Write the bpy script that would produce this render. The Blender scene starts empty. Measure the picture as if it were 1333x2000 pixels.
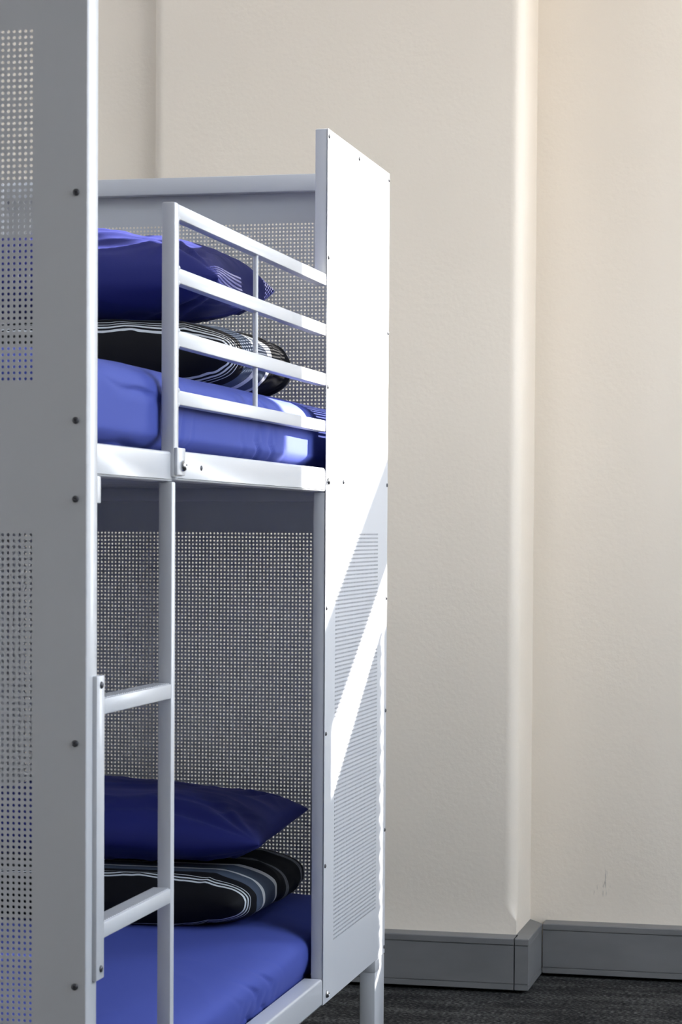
import bpy, bmesh, math, random
import numpy as np
from mathutils import Vector, Matrix, Euler, noise

random.seed(3)
scene = bpy.context.scene
COL = scene.collection

# ------------------------------------------------------------------ helpers
def tag(o, label=None, cat=None, group=None, kind=None):
    if label: o['label'] = label
    if cat: o['category'] = cat
    if group: o['group'] = group
    if kind: o['kind'] = kind
    return o

def empty(name, loc=(0, 0, 0), parent=None):
    o = bpy.data.objects.new(name, None)
    o.empty_display_size = .05
    COL.objects.link(o); o.location = loc
    if parent: o.parent = parent
    return o

def link(name, me, mat=None, parent=None, smooth=False):
    if mat: me.materials.append(mat)
    o = bpy.data.objects.new(name, me)
    COL.objects.link(o)
    if parent: o.parent = parent
    if smooth:
        me.polygons.foreach_set('use_smooth', [True] * len(me.polygons))
    return o

def obj(name, bm, mat, parent=None, smooth=False):
    me = bpy.data.meshes.new(name)
    bm.to_mesh(me); bm.free(); me.update()
    return link(name, me, mat, parent, smooth)

def box(bm, x0, x1, y0, y1, z0, z1, bev=0.0, seg=2):
    r = bmesh.ops.create_cube(bm, size=1.0)
    vs = r['verts']
    for v in vs:
        v.co.x = x0 if v.co.x < 0 else x1
        v.co.y = y0 if v.co.y < 0 else y1
        v.co.z = z0 if v.co.z < 0 else z1
    if bev > 0:
        es = list({e for v in vs for e in v.link_edges})
        bmesh.ops.bevel(bm, geom=es, offset=bev, segments=seg, profile=.5, affect='EDGES')
    return bm

def B(*a, **k):
    return box(bmesh.new(), *a, **k)

def autosmooth(o, ang=40):
    me = o.data
    me.polygons.foreach_set('use_smooth', [True] * len(me.polygons))
    bm = bmesh.new(); bm.from_mesh(me)
    lim = math.radians(ang)
    for e in bm.edges:
        if len(e.link_faces) == 2 and e.calc_face_angle(0) > lim:
            e.smooth = False
    bm.to_mesh(me); bm.free()
    return o

def dome(bm, c, r, h, axis, n=16):
    """button head: lathe about axis ('x' or 'y' direction with sign) with a hex socket dent"""
    prof = [(1.0, 0), (1.0, .25), (.93, .55), (.75, .82), (.5, .96), (.42, 1.0), (.36, .98), (.34, .45), (0, .45)]
    rings = []
    for pr, ph in prof:
        ring = []
        m = 1 if pr == 0 else n
        for i in range(m):
            a = 2 * math.pi * i / n
            p, q, t = r * pr * math.cos(a), r * pr * math.sin(a), h * ph
            if axis == '+x': co = (c[0] + t, c[1] + p, c[2] + q)
            elif axis == '-y': co = (c[0] + p, c[1] - t, c[2] + q)
            else: co = (c[0] + p, c[1] + t, c[2] + q)
            ring.append(bm.verts.new(co))
        rings.append(ring)
    for a, b in zip(rings, rings[1:]):
        for i in range(n):
            j = (i + 1) % n
            if len(b) == 1: bm.faces.new((a[i], a[j], b[0]))
            else: bm.faces.new((a[i], a[j], b[j], b[i]))
    bmesh.ops.recalc_face_normals(bm, faces=bm.faces)
    return bm

# ------------------------------------------------------------------ materials
def nodes(m):
    m.use_nodes = True
    nt = m.node_tree
    return nt, nt.nodes, nt.links, nt.nodes['Principled BSDF']

def mat(name, col, rough=.5, spec=.5, metal=0.0, sheen=0.0, coat=0.0):
    m = bpy.data.materials.new(name)
    nt, N, L, p = nodes(m)
    p.inputs['Base Color'].default_value = (*col, 1)
    p.inputs['Roughness'].default_value = rough
    p.inputs['Specular IOR Level'].default_value = spec
    p.inputs['Metallic'].default_value = metal
    p.inputs['Sheen Weight'].default_value = sheen
    p.inputs['Coat Weight'].default_value = coat
    return m

def add_bump(m, scale, strength, dist=.001, detail=3, stretch=(1, 1, 1), kind='NOISE'):
    nt, N, L, p = nodes(m)
    tc = N.new('ShaderNodeTexCoord'); mp = N.new('ShaderNodeMapping')
    mp.inputs['Scale'].default_value = stretch
    L.new(tc.outputs['Object'], mp.inputs['Vector'])
    t = N.new('ShaderNodeTexNoise')
    t.inputs['Scale'].default_value = scale; t.inputs['Detail'].default_value = detail
    L.new(mp.outputs['Vector'], t.inputs['Vector'])
    b = N.new('ShaderNodeBump'); b.inputs['Strength'].default_value = strength
    b.inputs['Distance'].default_value = dist
    L.new(t.outputs['Fac'], b.inputs['Height']); L.new(b.outputs['Normal'], p.inputs['Normal'])
    return t

def vary(m, c1, c2, scale, stretch=(1, 1, 1), detail=4, lo=.35, hi=.65):
    nt, N, L, p = nodes(m)
    tc = N.new('ShaderNodeTexCoord'); mp = N.new('ShaderNodeMapping')
    mp.inputs['Scale'].default_value = stretch
    L.new(tc.outputs['Object'], mp.inputs['Vector'])
    t = N.new('ShaderNodeTexNoise'); t.inputs['Scale'].default_value = scale; t.inputs['Detail'].default_value = detail
    L.new(mp.outputs['Vector'], t.inputs['Vector'])
    r = N.new('ShaderNodeValToRGB')
    r.color_ramp.elements[0].position = lo; r.color_ramp.elements[0].color = (*c1, 1)
    r.color_ramp.elements[1].position = hi; r.color_ramp.elements[1].color = (*c2, 1)
    L.new(t.outputs['Fac'], r.inputs['Fac']); L.new(r.outputs['Color'], p.inputs['Base Color'])
    return r

M = {}
M['metal'] = mat('powder_coated_steel', (.56, .57, .60), rough=.28, spec=.5)
add_bump(M['metal'], 600, .05, .0004)
M['sheet'] = mat('perforated_steel', (.56, .57, .60), rough=.38, spec=.5)
M['screw'] = mat('dark_screw', (.09, .09, .10), rough=.4, metal=.6)
M['bolt'] = mat('zinc_bolt', (.55, .56, .58), rough=.25, metal=1.0)
M['rubber'] = mat('black_rubber', (.02, .02, .02), rough=.7)
M['wall'] = mat('cream_wall_paint', (.80, .70, .575), rough=.45, spec=.4)
vary(M['wall'], (.785, .708, .612), (.81, .733, .637), 1.3)
add_bump(M['wall'], 85, .22, .003, detail=4)
M['white'] = mat('white_wall_paint', (.74, .76, .79), rough=.6)
M['grey'] = mat('grey_wall_paint', (.40, .42, .45), rough=.6)
M['ceil'] = mat('white_ceiling_paint', (.86, .86, .85), rough=.8)
M['alu'] = mat('grey_trunking', (.20, .205, .215), rough=.5, spec=.4)
vary(M['alu'], (.158, .159, .163), (.182, .182, .187), 6, (1, 1, 3))
M['winframe'] = mat('white_window_paint', (.78, .78, .76), rough=.5)
M['blind'] = mat('blind_slat', (.62, .62, .60), rough=.5)
M['slat'] = mat('deck_steel', (.40, .41, .43), rough=.4)

M['mattress'] = mat('blue_cotton_sheet', (.058, .082, .345), rough=.8, spec=.2)
add_bump(M['mattress'], 900, .12, .0006)
M['pillow'] = mat('navy_pillowcase', (.019, .024, .15), rough=.6, spec=.22)
add_bump(M['pillow'], 900, .08, .0005)
_p = M['pillow'].node_tree.nodes['Principled BSDF'].inputs      # satin weave: a blue bloom at glancing angles
_p['Sheen Weight'].default_value = .12; _p['Sheen Roughness'].default_value = .45; _p['Sheen Tint'].default_value = (.12, .15, .85, 1)

# carpet: charcoal loop pile with broken lighter streaks running across the room
M['carpet'] = mat('charcoal_carpet', (.03, .03, .031), rough=.95, spec=.1)
def carpet():
    nt, N, L, p = nodes(M['carpet'])
    tc = N.new('ShaderNodeTexCoord')
    def nz(scale, st, det=2):
        mp = N.new('ShaderNodeMapping'); mp.inputs['Scale'].default_value = st
        L.new(tc.outputs['Object'], mp.inputs['Vector'])
        t = N.new('ShaderNodeTexNoise'); t.inputs['Scale'].default_value = scale; t.inputs['Detail'].default_value = det
        L.new(mp.outputs['Vector'], t.inputs['Vector']); return t
    a = nz(190, (.55, 1.2, 1), 3); b = nz(9, (.5, 1.6, 1))
    mx = N.new('ShaderNodeMath'); mx.operation = 'MULTIPLY_ADD'
    L.new(b.outputs['Fac'], mx.inputs[0]); mx.inputs[1].default_value = .35; L.new(a.outputs['Fac'], mx.inputs[2])
    r = N.new('ShaderNodeValToRGB'); e = r.color_ramp.elements
    e[0].position = .56; e[0].color = (.008, .008, .0082, 1)
    e[1].position = .86; e[1].color = (.125, .125, .123, 1)
    m2 = e.new(.68); m2.color = (.025, .025, .0255, 1)
    L.new(mx.outputs[0], r.inputs['Fac']); L.new(r.outputs['Color'], p.inputs['Base Color'])
    bp = N.new('ShaderNodeBump'); bp.inputs['Strength'].default_value = .8; bp.inputs['Distance'].default_value = .004
    L.new(a.outputs['Fac'], bp.inputs['Height']); L.new(bp.outputs['Normal'], p.inputs['Normal'])
carpet()

def duvet_mat(name, bands, base=(.006, .006, .008)):
    """stripes woven along the duvet's depth (object Y); each band = (y0, y1, colour)"""
    m = mat(name, base, rough=.7, spec=.15)
    nt, N, L, p = nodes(m)
    tc = N.new('ShaderNodeTexCoord')
    nz = N.new('ShaderNodeTexNoise'); nz.inputs['Scale'].default_value = 13; nz.inputs['Detail'].default_value = 2
    L.new(tc.outputs['Object'], nz.inputs['Vector'])
    sp = N.new('ShaderNodeSeparateXYZ'); L.new(tc.outputs['Object'], sp.inputs[0])
    w = N.new('ShaderNodeMath'); w.operation = 'MULTIPLY_ADD'
    L.new(nz.outputs['Fac'], w.inputs[0]); w.inputs[1].default_value = .014; L.new(sp.outputs['Y'], w.inputs[2])
    mr = N.new('ShaderNodeMapRange')
    mr.inputs['From Min'].default_value = -.26; mr.inputs['From Max'].default_value = .26
    L.new(w.outputs[0], mr.inputs['Value'])
    prev = None
    # up to 32 stops a ramp; split in two ramps when more are needed
    stops = [(0, base)]
    for y0, y1, c in bands:
        f0, f1 = (y0 + .26) / .52, (y1 + .26) / .52
        stops.append((f0, c)); stops.append((f1, base))
    r = N.new('ShaderNodeValToRGB'); r.color_ramp.interpolation = 'CONSTANT'
    e = r.color_ramp.elements
    e.remove(e[1]); e[0].position = 0; e[0].color = (*base, 1)
    for f, c in stops[1:32]:
        s = e.new(min(max(f, 0), 1)); s.color = (*c, 1)
    L.new(mr.outputs['Result'], r.inputs['Fac']); L.new(r.outputs['Color'], p.inputs['Base Color'])
    t = N.new('ShaderNodeTexNoise'); t.inputs['Scale'].default_value = 700
    L.new(tc.outputs['Object'], t.inputs['Vector'])
    bp = N.new('ShaderNodeBump'); bp.inputs['Strength'].default_value = .1; bp.inputs['Distance'].default_value = .0005
    L.new(t.outputs['Fac'], bp.inputs['Height']); L.new(bp.outputs['Normal'], p.inputs['Normal'])
    return m
THN = (.52, .55, .58)
WHT, SLT, GRY = (.75, .77, .78), (.085, .11, .16), (.24, .25, .27)

# ------------------------------------------------------------------ camera
yaw, pit, rol, F = .226, -.0344, .006, 4511.8
fw = Vector((-math.sin(yaw) * math.cos(pit), math.cos(yaw) * math.cos(pit), math.sin(pit)))
rt = Vector((math.cos(yaw), math.sin(yaw), 0)); up = rt.cross(fw)
r2 = rt * math.cos(rol) + up * math.sin(rol); u2 = -rt * math.sin(rol) + up * math.cos(rol)
cam = bpy.data.cameras.new('camera'); co = bpy.data.objects.new('camera', cam); COL.objects.link(co)
mw = Matrix(((r2.x, u2.x, -fw.x, 1.0342), (r2.y, u2.y, -fw.y, -4.3625), (r2.z, u2.z, -fw.z, 1.1619), (0, 0, 0, 1)))
co.matrix_world = mw
cam.sensor_width = 36; cam.lens = F / 2000 * 36; cam.shift_y = 189.65 / 2000
cam.dof.use_dof = True; cam.dof.focus_distance = 4.6; cam.dof.aperture_fstop = 14.0
cam.clip_start = .05
scene.camera = co

# ------------------------------------------------------------------ room shell
XL, XR, YF, YB, H = -2.6, 3.6, -7.0, 1.654, 4.2
TH = .10
def wall_mesh(axis, c0, c1, a0, a1, openings):
    """wall slab between c0 and c1 along axis, spanning a0..a1 and 0..H, with rectangular openings"""
    bm = bmesh.new()
    xs = sorted({a0, a1, *[v for o in openings for v in o[:2]]})
    zs = sorted({0, H, *[v for o in openings for v in o[2:]]})
    def solid(i, k):
        if i < 0 or k < 0 or i >= len(xs) - 1 or k >= len(zs) - 1: return False
        mx, mz = (xs[i] + xs[i + 1]) / 2, (zs[k] + zs[k + 1]) / 2
        return not any(o[0] < mx < o[1] and o[2] < mz < o[3] for o in openings)
    cache = {}
    def V(a, c, z):
        key = (round(a, 5), round(c, 5), round(z, 5))
        if key not in cache:
            cache[key] = bm.verts.new((a, c, z) if axis == 'Y' else (c, a, z))
        return cache[key]
    for i in range(len(xs) - 1):
        for k in range(len(zs) - 1):
            if not solid(i, k): continue
            A0, A1, Z0, Z1 = xs[i], xs[i + 1], zs[k], zs[k + 1]
            for c in (c0, c1):
                bm.faces.new((V(A0, c, Z0), V(A1, c, Z0), V(A1, c, Z1), V(A0, c, Z1)))
            if not solid(i - 1, k): bm.faces.new((V(A0, c0, Z0), V(A0, c1, Z0), V(A0, c1, Z1), V(A0, c0, Z1)))
            if not solid(i + 1, k): bm.faces.new((V(A1, c0, Z0), V(A1, c1, Z0), V(A1, c1, Z1), V(A1, c0, Z1)))
            if not solid(i, k - 1): bm.faces.new((V(A0, c0, Z0), V(A1, c0, Z0), V(A1, c1, Z0), V(A0, c1, Z0)))
            if not solid(i, k + 1): bm.faces.new((V(A0, c0, Z1), V(A1, c0, Z1), V(A1, c1, Z1), V(A0, c1, Z1)))
    bmesh.ops.recalc_face_normals(bm, faces=bm.faces)
    return bm

WA = (.84, 1.74, .82, 3.9)
RW = [(-2.7, -1.2, 1.5, 3.9), (-.9, .6, 1.5, 3.9)]
LW_ADDED = [(-1.25, -.35, 2.5, 3.8)]  # unseen high opening, added to light the upper bunk from the left
tag(obj('wall_back', wall_mesh('Y', YB, YB + TH, XL - TH, XR + TH, [WA]), M['wall']), kind='structure')
tag(obj('wall_right', wall_mesh('X', XR, XR + TH, YF, YB, RW), M['wall']), kind='structure')
tag(obj('wall_left', wall_mesh('X', XL - TH, XL, YF, YB, LW_ADDED), M['white']), kind='structure')
tag(obj('wall_front', wall_mesh('Y', YF - TH, YF, XL - TH, XR + TH, []), M['grey']), kind='structure')
tag(obj('floor', B(XL - TH, XR + TH, YF - TH, YB + TH, -.05, 0), M['carpet']), kind='structure')
tag(obj('ceiling', B(XL - TH, XR + TH, YF - TH, YB + TH, H, H + .05), M['ceil']), kind='structure')

def scuffs():
    """a few short upright scratches in the paint low on the wall, right of the pier"""
    nt, N, L, p = nodes(M['wall'])
    ramp = p.inputs['Base Color'].links[0].from_node
    tc = N.new('ShaderNodeTexCoord')
    def nmap(sc, scale):
        mp = N.new('ShaderNodeMapping'); mp.inputs['Scale'].default_value = sc
        L.new(tc.outputs['Object'], mp.inputs['Vector'])
        t = N.new('ShaderNodeTexNoise'); t.inputs['Scale'].default_value = scale; t.inputs['Detail'].default_value = 2
        L.new(mp.outputs['Vector'], t.inputs['Vector']); return t
    t = nmap((1, 1, .16), 190)
    th = N.new('ShaderNodeMapRange'); th.inputs['From Min'].default_value = .60; th.inputs['From Max'].default_value = .72
    L.new(t.outputs['Fac'], th.inputs['Value'])
    d = N.new('ShaderNodeVectorMath'); d.operation = 'SUBTRACT'; d.inputs[1].default_value = (.352, 1.654, .245)
    L.new(tc.outputs['Object'], d.inputs[0])
    sc = N.new('ShaderNodeVectorMath'); sc.operation = 'MULTIPLY'; sc.inputs[1].default_value = (30, 10, 26)
    L.new(d.outputs[0], sc.inputs[0])
    ln = N.new('ShaderNodeVectorMath'); ln.operation = 'LENGTH'; L.new(sc.outputs[0], ln.inputs[0])
    fl = N.new('ShaderNodeMapRange'); fl.inputs['From Min'].default_value = 1.1; fl.inputs['From Max'].default_value = .5
    L.new(ln.outputs['Value'], fl.inputs['Value'])
    m = N.new('ShaderNodeMath'); m.operation = 'MULTIPLY'; L.new(th.outputs[0], m.inputs[0]); L.new(fl.outputs[0], m.inputs[1])
    mx = N.new('ShaderNodeMix'); mx.data_type = 'RGBA'; mx.inputs[7].default_value = (.22, .20, .18, 1)
    L.new(m.outputs[0], mx.inputs[0]); L.new(ramp.outputs['Color'], mx.inputs[6]); L.new(mx.outputs[2], p.inputs['Base Color'])
scuffs()

def pilaster():
    """shallow pier on the back wall, its corners rounded above a stop near the floor"""
    x0, x1, y0, y1, R, n = -.803, .168, 1.41, YB, .032, 10
    bm = bmesh.new(); rings = []
    lv = [(0, 0.0), (.172, 0.0)]
    for i in range(1, 11):
        t = i / 10; lv.append((.172 + .055 * t, R * math.sin(t * math.pi / 2)))
    lv += [(.235, R), (H, R)]
    for z, r in lv:
        r = max(r, 2e-4); ring = [bm.verts.new((XL, y0 + .05, z)), bm.verts.new((x0, y0 + .05, z))]
        for i in range(n + 1):
            a = math.pi + (math.pi / 2) * i / n
            ring.append(bm.verts.new((x0 + r + r * math.cos(a), y0 + r + r * math.sin(a), z)))
        for i in range(n + 1):
            a = 1.5 * math.pi + (math.pi / 2) * i / n
            ring.append(bm.verts.new((x1 - r + r * math.cos(a), y0 + r + r * math.sin(a), z)))
        ring.append(bm.verts.new((x1, y1, z))); rings.append(ring)
    for a, b in zip(rings, rings[1:]):
        for i in range(len(a) - 1):
            bm.faces.new((a[i], a[i + 1], b[i + 1], b[i]))
    o = obj('wall_pier', bm, M['wall']); autosmooth(o, 30)
    return tag(o, kind='structure')
pilaster()

# dado trunking used as skirting: (depth from wall, height)
PROF = [(0, .139), (.058, .139), (.060, .137), (.060, .1235), (.0565, .1235), (.0565, .1215), (.0585, .1205), (.0585, .0255),
        (.0565, .0245), (.0565, .0225), (.060, .0225), (.060, .010), (.056, .008), (0, .008)]
def skirting(name, path, outs):
    """path: list of wall-line points; outs: per-point offset direction (already mitred)"""
    bm = bmesh.new(); rings = []
    for (x, y), (ox, oy) in zip(path, outs):
        rings.append([bm.verts.new((x + ox * d, y + oy * d, z)) for d, z in PROF])
    for a, b in zip(rings, rings[1:]):
        for i in range(len(PROF)):
            j = (i + 1) % len(PROF)
            bm.faces.new((a[i], a[j], b[j], b[i]))
    bm.faces.new(rings[0]); bm.faces.new(list(reversed(rings[-1])))
    bmesh.ops.recalc_face_normals(bm, faces=bm.faces)
    return tag(obj(name, bm, M['alu']), kind='structure')
kx = (.208 - .168) / .06
skirting('baseboard_left', [(-.86, 1.41), (.1705, 1.41)], [(0, -1), (0, -1)])
skirting('trim_1', [(.1735, 1.41), (.168, 1.41), (.168, 1.654)], [(0, -1), (kx, -1), (kx, -1.0)])
skirting('baseboard_right', [(.210, 1.654), (XR, 1.654)], [(0, -1), (0, -1)])

# ------------------------------------------------------------------ windows (beyond the right edge of the view, plus an added one at left)
def bars(bm, axis, c0, c1, rects):
    for a0, a1, z0, z1 in rects:
        if axis == 'Y': box(bm, a0, a1, c0, c1, z0, z1)
        else: box(bm, c0, c1, a0, a1, z0, z1)
    return bm
x0, x1, z0, z1 = WA
wy0, wy1 = YB + .0, YB + .045
w1 = tag(obj('window_1', bars(bmesh.new(), 'Y', wy0, wy1, [
    (x0, x1, 1.753, 1.965), (x0, x1, 3.39, 3.45), (x0, x1, z0, z0 + .05), (x0, x1, 3.86, 3.9),
    (x0, .992, z0, 1.60), (1.47, x1, z0, 1.753)]), M['winframe']), kind='structure')
bm = bmesh.new()
rb = random.Random(5)
z = z0 + .06; i = 0
while z < 1.605:
    xs0 = 1.018 + (.005 if i % 2 else -.005) + rb.uniform(-.002, .002)
    r = bmesh.ops.create_cube(bm, size=1.0)
    mt = Matrix.Translation(((xs0 + 1.45) / 2, wy0 + .012, z)) @ Matrix.Rotation(math.radians(5), 4, 'Y') @ Matrix.Rotation(math.radians(rb.uniform(-3, 3)), 4, 'X') @ Matrix.Diagonal((1.45 - xs0, .036, .0012, 1))
    bmesh.ops.transform(bm, matrix=mt, verts=r['verts'])
    z += .0212; i += 1
obj('blind', bm, M['blind'], w1)
for k, (a0, a1, b0, b1) in enumerate(RW):
    tag(obj('window_%d' % (k + 2), bars(bmesh.new(), 'X', XR + .02, XR + .06, [
        (a0, a1, b0, b0 + .05), (a0, a1, b1 - .05, b1), (a0, a0 + .05, b0, b1), (a1 - .05, a1, b0, b1), (a0, a1, 2.5, 2.56)]),
        M['winframe']), kind='structure')
for k, (a0, a1, b0, b1) in enumerate(LW_ADDED):  # frame for the added left opening that brightens the upper head panel
    tag(obj('window_%d' % (k + 4), bars(bmesh.new(), 'X', XL - .06, XL - .02, [
        (a0, a1, b0, b0 + .05), (a0, a1, b1 - .05, b1), (a0, a0 + .05, b0, b1), (a1 - .05, a1, b0, b1), (-.88, -.82, b0, b1)]),
        M['winframe']), kind='structure')

# ------------------------------------------------------------------ perforated sheets
PITCH, HR = .0082, .00232
def perforated(name, axis, w0, w1, z0, z1, c, uc0, nu, bandsz, th, outward):
    """steel sheet in the plane axis=c with two fields of round holes.  uc0: first hole column, bandsz: [(z of first row, rows)]"""
    V, Fc = [], []
    n0 = 0
    ul, ur = uc0 - PITCH / 2, uc0 + (nu - .5) * PITCH
    bandsz = sorted(bandsz)
    sides = (0.0, th)
    ang = [math.radians(a) for a in (225, 270, 315, 0, 45, 90, 135, 180)]
    ring = [(0, 0), (1, 0), (2, 0), (2, 1), (2, 2), (1, 2), (0, 2), (0, 1)]
    oct_ids = {}
    for b, (zb, nv) in enumerate(bandsz):
        vl = zb - PITCH / 2
        gi = np.full((2 * nu + 1, 2 * nv + 1), -1)
        for s in sides:
            idx = gi.copy()
            ii, jj = np.meshgrid(np.arange(2 * nu + 1), np.arange(2 * nv + 1), indexing='ij')
            keep = ~((ii % 2 == 1) & (jj % 2 == 1))
            idx[keep] = n0 + np.arange(keep.sum())
            pts = np.stack([ul + ii[keep] * PITCH / 2, np.full(keep.sum(), s), vl + jj[keep] * PITCH / 2], 1)
            V.append(pts); n0 += len(pts)
            ci, cj = np.meshgrid(np.arange(nu), np.arange(nv), indexing='ij'); ci = ci.ravel(); cj = cj.ravel()
            cx, cz = uc0 + ci * PITCH, zb + cj * PITCH
            o = np.zeros((len(ci), 8, 3))
            for k in range(8):
                o[:, k, 0] = cx + HR * math.cos(ang[k]); o[:, k, 1] = s; o[:, k, 2] = cz + HR * math.sin(ang[k])
            oid = n0 + np.arange(len(ci) * 8).reshape(-1, 8)
            V.append(o.reshape(-1, 3)); n0 += len(ci) * 8
            oct_ids[(b, s)] = oid
            outer = np.stack([idx[2 * ci + a, 2 * cj + d] for a, d in ring], 1)
            for k in range(8):
                k2 = (k + 1) % 8
                q = np.stack([outer[:, k], outer[:, k2], oid[:, k2], oid[:, k]], 1)
                Fc.append(q if s == 0 else q[:, ::-1])
        for k in range(8):
            k2 = (k + 1) % 8
            a, d = oct_ids[(b, 0.0)], oct_ids[(b, th)]
            Fc.append(np.stack([a[:, k], a[:, k2], d[:, k2], d[:, k]], 1))
    def quad(u0, u1, v0, v1):
        nonlocal n0
        for s in sides:
            V.append(np.array([(u0, s, v0), (u1, s, v0), (u1, s, v1), (u0, s, v1)], float))
            f = np.arange(n0, n0 + 4)[None]
            Fc.append(f if s == 0 else f[:, ::-1]); n0 += 4
    zc = z0
    for zb, nv in bandsz:
        vl, vh = zb - PITCH / 2, zb + (nv - .5) * PITCH
        quad(w0, w1, zc, vl); quad(w0, ul, vl, vh); quad(ur, w1, vl, vh); zc = vh
    quad(w0, w1, zc, z1)
    for (a, d) in (((w0, z0), (w1, z0)), ((w1, z0), (w1, z1)), ((w1, z1), (w0, z1)), ((w0, z1), (w0, z0))):
        V.append(np.array([(a[0], 0, a[1]), (a[0], th, a[1]), (d[0], th, d[1]), (d[0], 0, d[1])], float))
        Fc.append(np.arange(n0, n0 + 4)[None]); n0 += 4
    V = np.concatenate(V); Fc = np.concatenate(Fc)
    if axis == 'Y':
        P = np.stack([V[:, 0], c + (V[:, 1] if outward > 0 else -V[:, 1]), V[:, 2]], 1)
    else:
        P = np.stack([c + (V[:, 1] if outward > 0 else -V[:, 1]), V[:, 0], V[:, 2]], 1)
    me = bpy.data.meshes.new(name)
    me.vertices.add(len(P)); me.vertices.foreach_set('co', P.ravel().astype(np.float32))
    me.loops.add(Fc.size); me.loops.foreach_set('vertex_index', Fc.ravel().astype(np.int32))
    me.polygons.add(len(Fc)); me.polygons.foreach_set('loop_start', np.arange(0, Fc.size, 4, dtype=np.int32))
    me.update(calc_edges=True)
    me.polygons.foreach_set('use_smooth', [False] * len(me.polygons))
    bm = bmesh.new(); bm.from_mesh(me)
    bmesh.ops.remove_doubles(bm, verts=bm.verts, dist=1e-6)
    bmesh.ops.recalc_face_normals(bm, faces=bm.faces)
    bm.to_mesh(me); bm.free()
    return me

# ------------------------------------------------------------------ the bunk bed
BW = .915                      # bed width
ZT = 1.935
ROWS = [(1.831 - 57 * PITCH, 58), (1.152 - 98 * PITCH, 99)]
bed = empty('bunk_bed')
tag(bed, 'light grey steel bunk bed with perforated panels, guard rail and ladder', 'bunk bed')

def screws(parent, pts, axis, r=.0048, h=.0028, name='screw', m='screw'):
    for p in pts:
        o = obj(name, dome(bmesh.new(), p, r, h, axis), M[m], parent, smooth=True)

# foot end frame, nearest the camera
fy0, fy1 = -1.398, -1.354
fr = bmesh.new()
box(fr, -.034, 0, fy0, fy1, 0.012, ZT, .003)
box(fr, -BW, -BW + .034, fy0, fy1, 0.012, ZT, .003)
for za, zb in ((1.899, ZT), (1.232, 1.272), (.232, .272)):
    box(fr, -BW + .034, -.034, fy0 + .004, fy1 - .006, za, zb, .003)
foot = obj('foot_end_panel', fr, M['metal'], bed); autosmooth(foot)
nuE = 93
foot_sheet = link('perforated_sheet', perforated('perforated_sheet', 'Y', -BW + .001, -.001, .232, ZT - .001, -1.3985, -.080 - (nuE - 1) * PITCH, nuE, ROWS, .0010, -1), M['sheet'], foot)
zs_near = (1.92, 1.613, 1.307, 1.201, .87, .538, .25)
screws(foot, [(-.016, -1.400, zz) for zz in zs_near], '-y')
screws(foot, [(-BW + .016, -1.400, zz) for zz in zs_near], '-y')
feet = bmesh.new()
for xa in (-.036, -BW - .002):
    obj('foot_cap', B(xa, xa + .038, fy0 - .002, fy1 + .002, 0, .02, .002), M['rubber'], foot)

# head end frame
hy0, hy1 = .538, .576
fr = bmesh.new()
box(fr, -.046, -.0012, hy0, hy1, .232, ZT - .002, .003)
box(fr, -BW, -BW + .040, hy0, hy1, .232, ZT - .002, .003)
box(fr, -BW + .04, -.046, .548, hy1 - .002, 1.898, ZT + .001, .004)
box(fr, -BW + .04, -.046, .532, hy1 - .006, 1.222, 1.262, .003)
box(fr, -BW + .04, -.046, .532, hy1 - .006, .232, .272, .003)
head = obj('head_end_panel', fr, M['metal'], bed); autosmooth(head)
link('perforated_sheet', perforated('perforated_sheet', 'Y', -BW + .001, -.006, .232, ZT - .003, .5765, -.080 - (nuE - 1) * PITCH, nuE, ROWS, .0010, 1), M['sheet'], head)
for xa in (-.0355, -BW):
    lg = obj('leg', B(xa, xa + .0345, .490, .5855, .012, .2315, .003), M['metal'], bed); autosmooth(lg)
    sl = obj('collar', B(xa - .0012, xa + .0353, .4885, .53, .205, .2315, .002), M['metal'], lg); autosmooth(sl)
    obj('foot_cap', B(xa - .001, xa + .0355, .489, .587, 0, .02, .002), M['rubber'], lg)

# privacy panel on the open side at the head end
fr = bmesh.new()
box(fr, -.0255, -.0012, 0, .028, .232, 1.2345, .0025)
box(fr, -.0255, -.0012, 0, .028, 1.650, ZT, .0025)      # the guard rail stands in for the tube between
for za, zb in ((1.905, ZT - .001), (1.238, 1.272), (.234, .268)):
    box(fr, -.0255, -.0012, .028, .5375, za, zb, .0025)
priv = obj('privacy_panel', fr, M['metal'], bed); autosmooth(priv)
link('perforated_sheet', perforated('perforated_sheet', 'X', -.001, .583, .233, ZT, -.0009, .088, 49, ROWS, .0009, 1), M['sheet'], priv)
screws(priv, [(0, .008, zz) for zz in (1.921, 1.688, 1.438, 1.009, .764, .505)] + [(0, .277, 1.92), (0, .149, 1.257)] +
       [(0, .574, zz) for zz in (1.92, 1.589, 1.259, 1.013, .767, .505, .247)], '+x', r=.0042, h=.0026)
screws(priv, [(0, .012, 1.256), (0, .026, .250)], '+x', r=.0075, h=.006, name='bolt', m='bolt')

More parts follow.
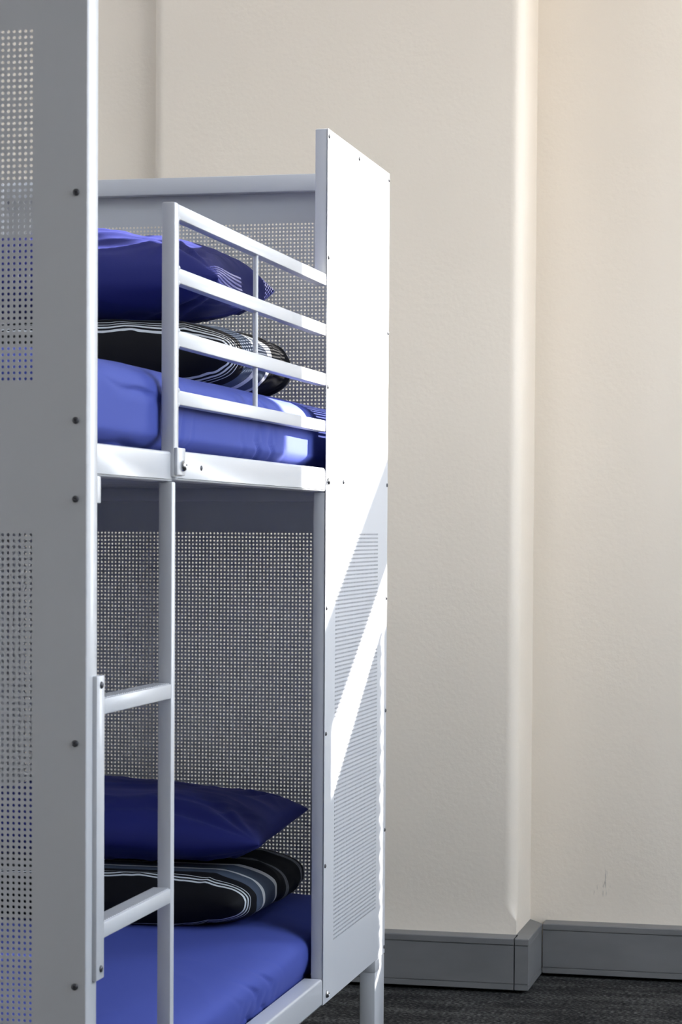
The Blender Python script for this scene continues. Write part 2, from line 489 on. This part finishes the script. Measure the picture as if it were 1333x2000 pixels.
# side rails: folded steel channel with rounded corners
def rail_mesh(x0, x1, y0, y1, z0, z1, r=.010):
    bm = bmesh.new(); n = 6
    pts = []
    for cx, cz, a0 in ((y1 - r, z1 - r, 0), (y0 + r, z1 - r, 90), (y0 + r, z0 + .003, 180), (y1 - r, z0 + .003, 270)):
        rr = r if cz > (z0 + z1) / 2 else .003
        ccx = cx if rr == r else (y0 + rr if a0 == 180 else y1 - rr)
        for i in range(n + 1):
            a = math.radians(a0 + 90 * i / n)
            pts.append((ccx + rr * math.cos(a), cz + rr * math.sin(a)))
    A = [bm.verts.new((x1, p, q)) for p, q in pts]; Bv = [bm.verts.new((x0, p, q)) for p, q in pts]
    fa = bm.faces.new(A); bm.faces.new(list(reversed(Bv)))
    for i in range(len(A)):
        j = (i + 1) % len(A); bm.faces.new((A[j], A[i], Bv[i], Bv[j]))
    bmesh.ops.recalc_face_normals(bm, faces=bm.faces)
    es = [e for e in fa.edges]
    bmesh.ops.bevel(bm, geom=es, offset=.004, segments=3, profile=.5, affect='EDGES')
    return bm
def rail(x0, x1, y0, y1, z0, z1):
    o = obj('side_rail', rail_mesh(x0, x1, y0, y1, z0, z1), M['metal'], bed); autosmooth(o); return o
r_up = rail(-.036, -.001, -.985, -.001, 1.235, 1.281)
screws(r_up, [(-.001, -.852, 1.2575)], '+x', r=.0042, h=.002, name='rivet')
rail(-.036, -.006, -1.3535, -.988, 1.233, 1.279)
r_lo = rail(-.036, -.001, -1.3535, -.001, .232, .286)
rail(-BW + .001, -BW + .034, -1.3535, .537, 1.235, 1.281)
rail(-BW + .001, -BW + .034, -1.3535, .537, .232, .284)
side = obj('side_shade_panel', B(-BW - .0012, -BW, -1.396, .574, .234, 1.2345), M['sheet'], bed)  # unseen plain sheet, added to keep light out of the lower bunk
# bed decks
for zt in (1.262, .252):
    bm = bmesh.new()
    y = -1.32
    while y < .50:
        box(bm, -BW + .034, -.036, y, y + .055, zt - .012, zt, .0015, 1); y += .092
    obj('bed_deck', bm, M['slat'], bed)

tab = obj('hook_tab', B(-.012, -.002, -1.354, -1.334, 1.196, 1.2335, .002), M['metal'], foot); autosmooth(tab)
# guard rail
gp = bmesh.new()
box(gp, -.0215, -.0005, -.9995, -.9745, 1.24, 1.656, .003)
for za, zb in ((1.633, 1.6555), (1.536, 1.559), (1.440, 1.464), (1.351, 1.373)):
    box(gp, -.0205, -.0015, -.9745, -.0005, za, zb, .0025)
gr = obj('guard_rail', gp, M['metal'], bed); autosmooth(gr)
for za, zb in ((1.559, 1.633), (1.464, 1.536), (1.373, 1.440)):
    bm = bmesh.new()
    bmesh.ops.create_cone(bm, cap_ends=True, segments=16, radius1=.0045, radius2=.0045, depth=zb - za + .004,
                          matrix=Matrix.Translation((-.0095, -.496, (za + zb) / 2)))
    sp = obj('spindle', bm, M['metal'], gr); autosmooth(sp)
# weld fillets where the rails meet the post
for zc in (1.6335, 1.559, 1.536, 1.464, 1.440, 1.373, 1.351):
    bm = bmesh.new()
    bmesh.ops.create_icosphere(bm, subdivisions=2, radius=.004, matrix=Matrix.Translation((-.0035, -.9735, zc)))
    obj('weld_bead', bm, M['metal'], gr, smooth=True)
br = obj('bracket', B(-.001, .0045, -.998, -.955, 1.243, 1.285, .0018), M['metal'], gr); autosmooth(br)
screws(br, [(.0045, -.972, 1.2575)], '+x', r=.0085, h=.007, name='bolt', m='bolt')

# ladder
lad = obj('ladder', B(-.0255, -.004, -.998, -.979, 0.002, 1.233, .002), M['metal'], bed); autosmooth(lad)
for za in (.9030, .5900, .277):
    bm = B(-.034, -.0035, -1.341, -.998, za, za + .0225, .0022)
    rg = obj('rung', bm, M['metal'], lad); autosmooth(rg)
    bm = bmesh.new()                                   # raised grip ridges on the tread
    y = -1.335
    while y < -1.003:
        box(bm, -.031, -.0075, y, y + .004, za + .0224, za + .0236); y += .0085
    obj('tread', bm, M['metal'], rg)
pl = obj('mounting_plate', B(-.006, .0065, -1.374, -1.341, .541, .960, .002), M['metal'], lad); autosmooth(pl)
screws(pl, [(.0065, -1.357, .947), (.0065, -1.357, .556)], '+x', r=.005, h=.003)

# ------------------------------------------------------------------ bedding
def nz(x, y, z): return noise.noise(Vector((x, y, z)))
def crease(x, y, z):
    return 1 - abs(noise.noise(Vector((x, y, z)))) * 2

def grid_mesh(name, f, nu, nv, m, loc):
    """closed tube of nu points round by nv slices along; f(i/nu, j/nv)->co; ends capped by collapsing"""
    bm = bmesh.new(); R = []
    for j in range(nv + 1):
        R.append([bm.verts.new(f(i / nu, j / nv)) for i in range(nu)])
    for j in range(nv):
        for i in range(nu):
            k = (i + 1) % nu
            bm.faces.new((R[j][i], R[j][k], R[j + 1][k], R[j + 1][i]))
    for ring, s in ((R[0], 1), (R[-1], -1)):
        # the ring is flat there: bridge its upper half to its lower half
        h = nu // 2
        for i in range(h):
            a, b, c, d = ring[i], ring[(i + 1) % nu], ring[(nu - i - 1) % nu], ring[(nu - i) % nu]
            vs = []
            for v in (a, b, c, d):
                if v not in vs: vs.append(v)
            if len(vs) >= 3:
                try: bm.faces.new(vs)
                except ValueError: pass
    bmesh.ops.remove_doubles(bm, verts=bm.verts, dist=1e-5)
    bmesh.ops.recalc_face_normals(bm, faces=bm.faces)
    o = obj(name, bm, m, None, smooth=True); o.location = loc
    return o

def spow(c, e): return math.copysign(abs(c) ** e, c)

def mattress(loc, a, b, h, seed, label, zr):
    def f(u, v):
        # v: along the bed, u: round the section (starts at +x side)
        t = 2 * v - 1
        t = math.copysign(1 - (1 - abs(t)) ** 1.6, t) if abs(t) > .0 else 0
        y = b * t
        e = (1 - abs(t) ** 24) ** .5 if abs(t) < 1 else 0
        th = 2 * math.pi * u
        cx, cz = spow(math.cos(th), .34), spow(math.sin(th), .50 if math.sin(th) > 0 else .28)
        x = a * cx * (.985 + .015 * e); z = h * cz * max(e, .02)
        wy = y + loc[1]
        side = max(0, cx) ** 8
        topw = max(0, cz) ** 3
        # gathered fabric on the side
        wz = z + loc[2]
        q = min(1, max(0, (z - zr) / .022)); d = .011 * q * q * (3 - 2 * q)
        d += .003 * nz(wy * 2.3 + seed, z * 7, .3) + .0014 * nz(wy * 9 + seed, z * 20, 2.2)
        # short gathers fanning out level from the ladder end, and slanting pulls nearer the head
        g = math.exp(-((wy + 1.09) / .09) ** 2)
        d -= .0075 * g * max(0, math.sin(z * 150 + 7 * wy + 2.5 * nz(wy * 7, z * 12, seed))) ** 5
        g = math.exp(-((wy + .36) / .12) ** 2)
        d -= .006 * g * max(0, math.sin((wy * .55 + z) * 115 + 2 * nz(wy * 6, z * 10, seed + 1))) ** 4
        g = math.exp(-((wy + .86) / .06) ** 2)
        d -= .004 * g * max(0, math.sin((wy - z * .3) * 110 + seed)) ** 4 * (1 if z < 0 else .2)
        x += side * d
        z += topw * (.0035 * nz(x * 3, wy * 3, seed) + .0016 * crease(x * 5 + wy * 2, wy * 5, seed + 4) ** 4)
        z = min(z, h - .001) if z > 0 else max(z, -h + .001)
        return (x, y, z)
    o = grid_mesh('mattress', f, 240, 340, M['mattress'], loc)
    return tag(o, label, 'mattress', None)
mattress((-.459, -.412, 1.3455), .421, .938, .0785, 1.3, 'royal blue sheeted mattress on the upper bunk behind the guard rail', -.062)
mattress((-.459, -.412, .3195), .418, .938, .063, 7.7, 'royal blue sheeted mattress on the lower bunk behind the ladder', -.032)

def pillow(loc, a, b, T, seed, label, rot, wr, zmin, sag=0.0, crest=0.0):
    RM = Euler(rot).to_matrix()
    nu, nv = 120, 90
    bm = bmesh.new(); G = {}
    def co(i, j, s):
        u, v = math.sin((i / nu - .5) * math.pi), math.sin((j / nv - .5) * math.pi)
        x = a * u * (1 - .045 * (1 - v * v)); y = b * v * (1 - .055 * (1 - u * u))
        m = max(0, (1 - abs(u) ** 2.3)) * max(0, (1 - abs(v) ** 2.3))
        t = T * m ** .42
        w = 0
        for cu in (-1, 1):
            for cv in (-1, 1):
                dx, dy = (u - cu) * a, (v - cv) * b
                r = math.hypot(dx, dy); an = math.atan2(dy * cv, dx * cu)
                w += math.sin(an * 13 + seed * cu + 2 * cv + 2 * nz(an * 2, r * 5, seed)) * math.exp(-((r - .10) / .10) ** 2) * .0055
        w += .007 * nz(x * 7 + seed, y * 16, s * 3 + seed) + .004 * crease(x * 6 + y * 9, y * 14 - x * 5, seed + s) ** 3
        t += w * wr * min(1, m * 4) * (T / .08)
        t *= 1 + crest * u
        z = s * max(t, 0) + .010 * nz(u * 1.5, v * 1.5, seed) + (.5 - .5 * s) * 0
        # weight flattens the underside
        if s < 0: z *= .88
        if s < 0 and u > 0:
            k = min(1, m * 3) * max(0, (u - .55) / .45); k = k * k * (3 - 2 * k)
            x += sag * min(1, m * 5) * max(0, u) ** 6 * (1 - .5 * v * v)
        p = RM @ Vector((x, y, z))
        if loc[2] + p.z < zmin: p.z = zmin - loc[2] + .0 * p.z
        return p
    for s in (1, -1):
        for i in range(nu + 1):
            for j in range(nv + 1):
                edge = i in (0, nu) or j in (0, nv)
                if edge and s < 0: G[(i, j, s)] = G[(i, j, 1)]
                else: G[(i, j, s)] = bm.verts.new(co(i, j, s))
        for i in range(nu):
            for j in range(nv):
                q = [G[(i, j, s)], G[(i + 1, j, s)], G[(i + 1, j + 1, s)], G[(i, j + 1, s)]]
                bm.faces.new(q if s > 0 else q[::-1])
    o = obj('pillow', bm, M['pillow'], None, smooth=True)
    o.location = loc
    return tag(o, label, 'pillow')
pillow((-.535, .215, 1.668), .315, .245, .100, 2.1, 'plump navy pillow on top of the upper bunk duvet', (.05, .02, .03), 1.0, 1.577, .075)
pillow((-.495, .225, .552), .355, .245, .076, 5.4, 'navy pillow lying on the lower bunk striped duvet', (.02, .0, .04), 1.0, .486)

def duvet(loc, a, b, h, seed, m, label, zlo, zhi):
    def f(u, v):
        t = 2 * v - 1
        t = math.copysign(1 - (1 - abs(t)) ** 1.5, t)
        y = b * t
        e = max(0, 1 - abs(t) ** 7) ** .5
        th = 2 * math.pi * u
        cx, cz = spow(math.cos(th), .62), spow(math.sin(th), .72)
        x = a * cx * (.86 + .14 * max(0, 1 - abs(t) ** 4) ** .5)
        z = h * cz * max(e, .03)
        w = .006 * nz(x * 5 + seed, y * 9, z * 5) + .004 * crease(x * 9 + seed, y * 7, z * 4) ** 3
        z += w * e
        x += max(0, cx) ** 3 * (.007 * nz(y * 10, z * 14, seed) + .004 * crease(y * 12, z * 20, seed)) * e
        y += -.010 * (1 - e) * nz(x * 6, z * 8, seed + 2)
        z = min(max(z, zlo - loc[2]), zhi - loc[2])
        return (x, y, z)
    o = grid_mesh('folded_duvet', f, 160, 120, m, loc)
    return tag(o, label, 'duvet')
bl = []
def fine(y0, n, w, p, c): return [(y0 + k * p, y0 + k * p + w, c) for k in range(n)]
bandsL = fine(-.228, 3, .003, .0085, THN) + [(-.178, -.140, SLT), (-.140, -.124, WHT), (-.124, -.075, SLT), (-.075, -.058, WHT)] + \
    fine(.02, 3, .005, .010, GRY) + fine(.16, 3, .005, .010, GRY)
bandsU = fine(-.222, 4, .003, .0078, THN) + [(-.174, -.120, SLT), (-.120, -.100, WHT), (-.100, -.035, SLT), (-.035, -.005, WHT)] + \
    fine(.17, 2, .004, .008, GRY)
duvet((-.505, .19, 1.497), .345, .245, .080, 3.3, duvet_mat('striped_duvet_upper', bandsU), 'folded black duvet with white and slate stripes on the upper bunk', 1.4245, 1.576)
duvet((-.485, .185, .432), .355, .262, .062, 8.1, duvet_mat('striped_duvet_lower', bandsL), 'folded black duvet with white and slate stripes on the lower bunk', .383, .485)

# ------------------------------------------------------------------ light
s, r = .60, .90
d = Vector((-r, -1, -s)).normalized()
sun = bpy.data.lights.new('sun', 'SUN'); so = bpy.data.objects.new('sun', sun); COL.objects.link(so)
so.rotation_euler = d.to_track_quat('-Z', 'Y').to_euler(); so.location = (6, 8, 6)
sun.energy = 16.0; sun.angle = math.radians(.53); sun.color = (1, .96, .90)

w = bpy.data.worlds.new('sky'); scene.world = w; w.use_nodes = True
nt = w.node_tree; N = nt.nodes; L = nt.links
bg = N['Background']
tc = N.new('ShaderNodeTexCoord'); sp = N.new('ShaderNodeSeparateXYZ'); rp = N.new('ShaderNodeValToRGB')
L.new(tc.outputs['Generated'], sp.inputs[0])
mr = N.new('ShaderNodeMapRange'); mr.inputs['From Min'].default_value = -1; mr.inputs['From Max'].default_value = 1
L.new(sp.outputs['Z'], mr.inputs['Value']); L.new(mr.outputs['Result'], rp.inputs['Fac'])
e = rp.color_ramp.elements
e[0].position = .0; e[0].color = (.42, .40, .375, 1)
e[1].position = 1.0; e[1].color = (.55, .72, 1, 1)
for pos, c in ((.485, (.60, .58, .55, 1)), (.505, (.95, .97, 1.0, 1)), (.65, (.80, .90, 1.0, 1))):
    k = e.new(pos); k.color = c
L.new(rp.outputs['Color'], bg.inputs['Color']); bg.inputs['Strength'].default_value = 5.5

def portal(name, loc, rot, sx, sy):
    l = bpy.data.lights.new(name, 'AREA'); l.shape = 'RECTANGLE'; l.size = sx; l.size_y = sy
    l.cycles.is_portal = True
    o = bpy.data.objects.new(name, l); COL.objects.link(o); o.location = loc
for k, (a0, a1, b0, b1) in enumerate(RW):
    portal('portal_side', (XR + .09, (a0 + a1) / 2, (b0 + b1) / 2), (0, math.radians(90), 0), b1 - b0, a1 - a0)
for k, (a0, a1, b0, b1) in enumerate(LW_ADDED):
    portal('portal_left', (XL - .09, (a0 + a1) / 2, (b0 + b1) / 2), (0, math.radians(-90), 0), b1 - b0, a1 - a0)
for (a0, a1, b0, b1) in (WA,):
    portal('portal_end', ((a0 + a1) / 2, YB + .09, (b0 + b1) / 2), (math.radians(-90), 0, 0), a1 - a0, b1 - b0)

# ------------------------------------------------------------------ render settings
vs = scene.view_settings
vs.view_transform = 'Standard'; vs.look = 'None'; vs.gamma = 1; vs.exposure = 0.86; vs.use_curve_mapping = False
c = scene.cycles
c.use_denoising = True; c.denoising_prefilter = 'ACCURATE'
c.max_bounces = 10; c.diffuse_bounces = 7; c.glossy_bounces = 4
c.sample_clamp_indirect = 6
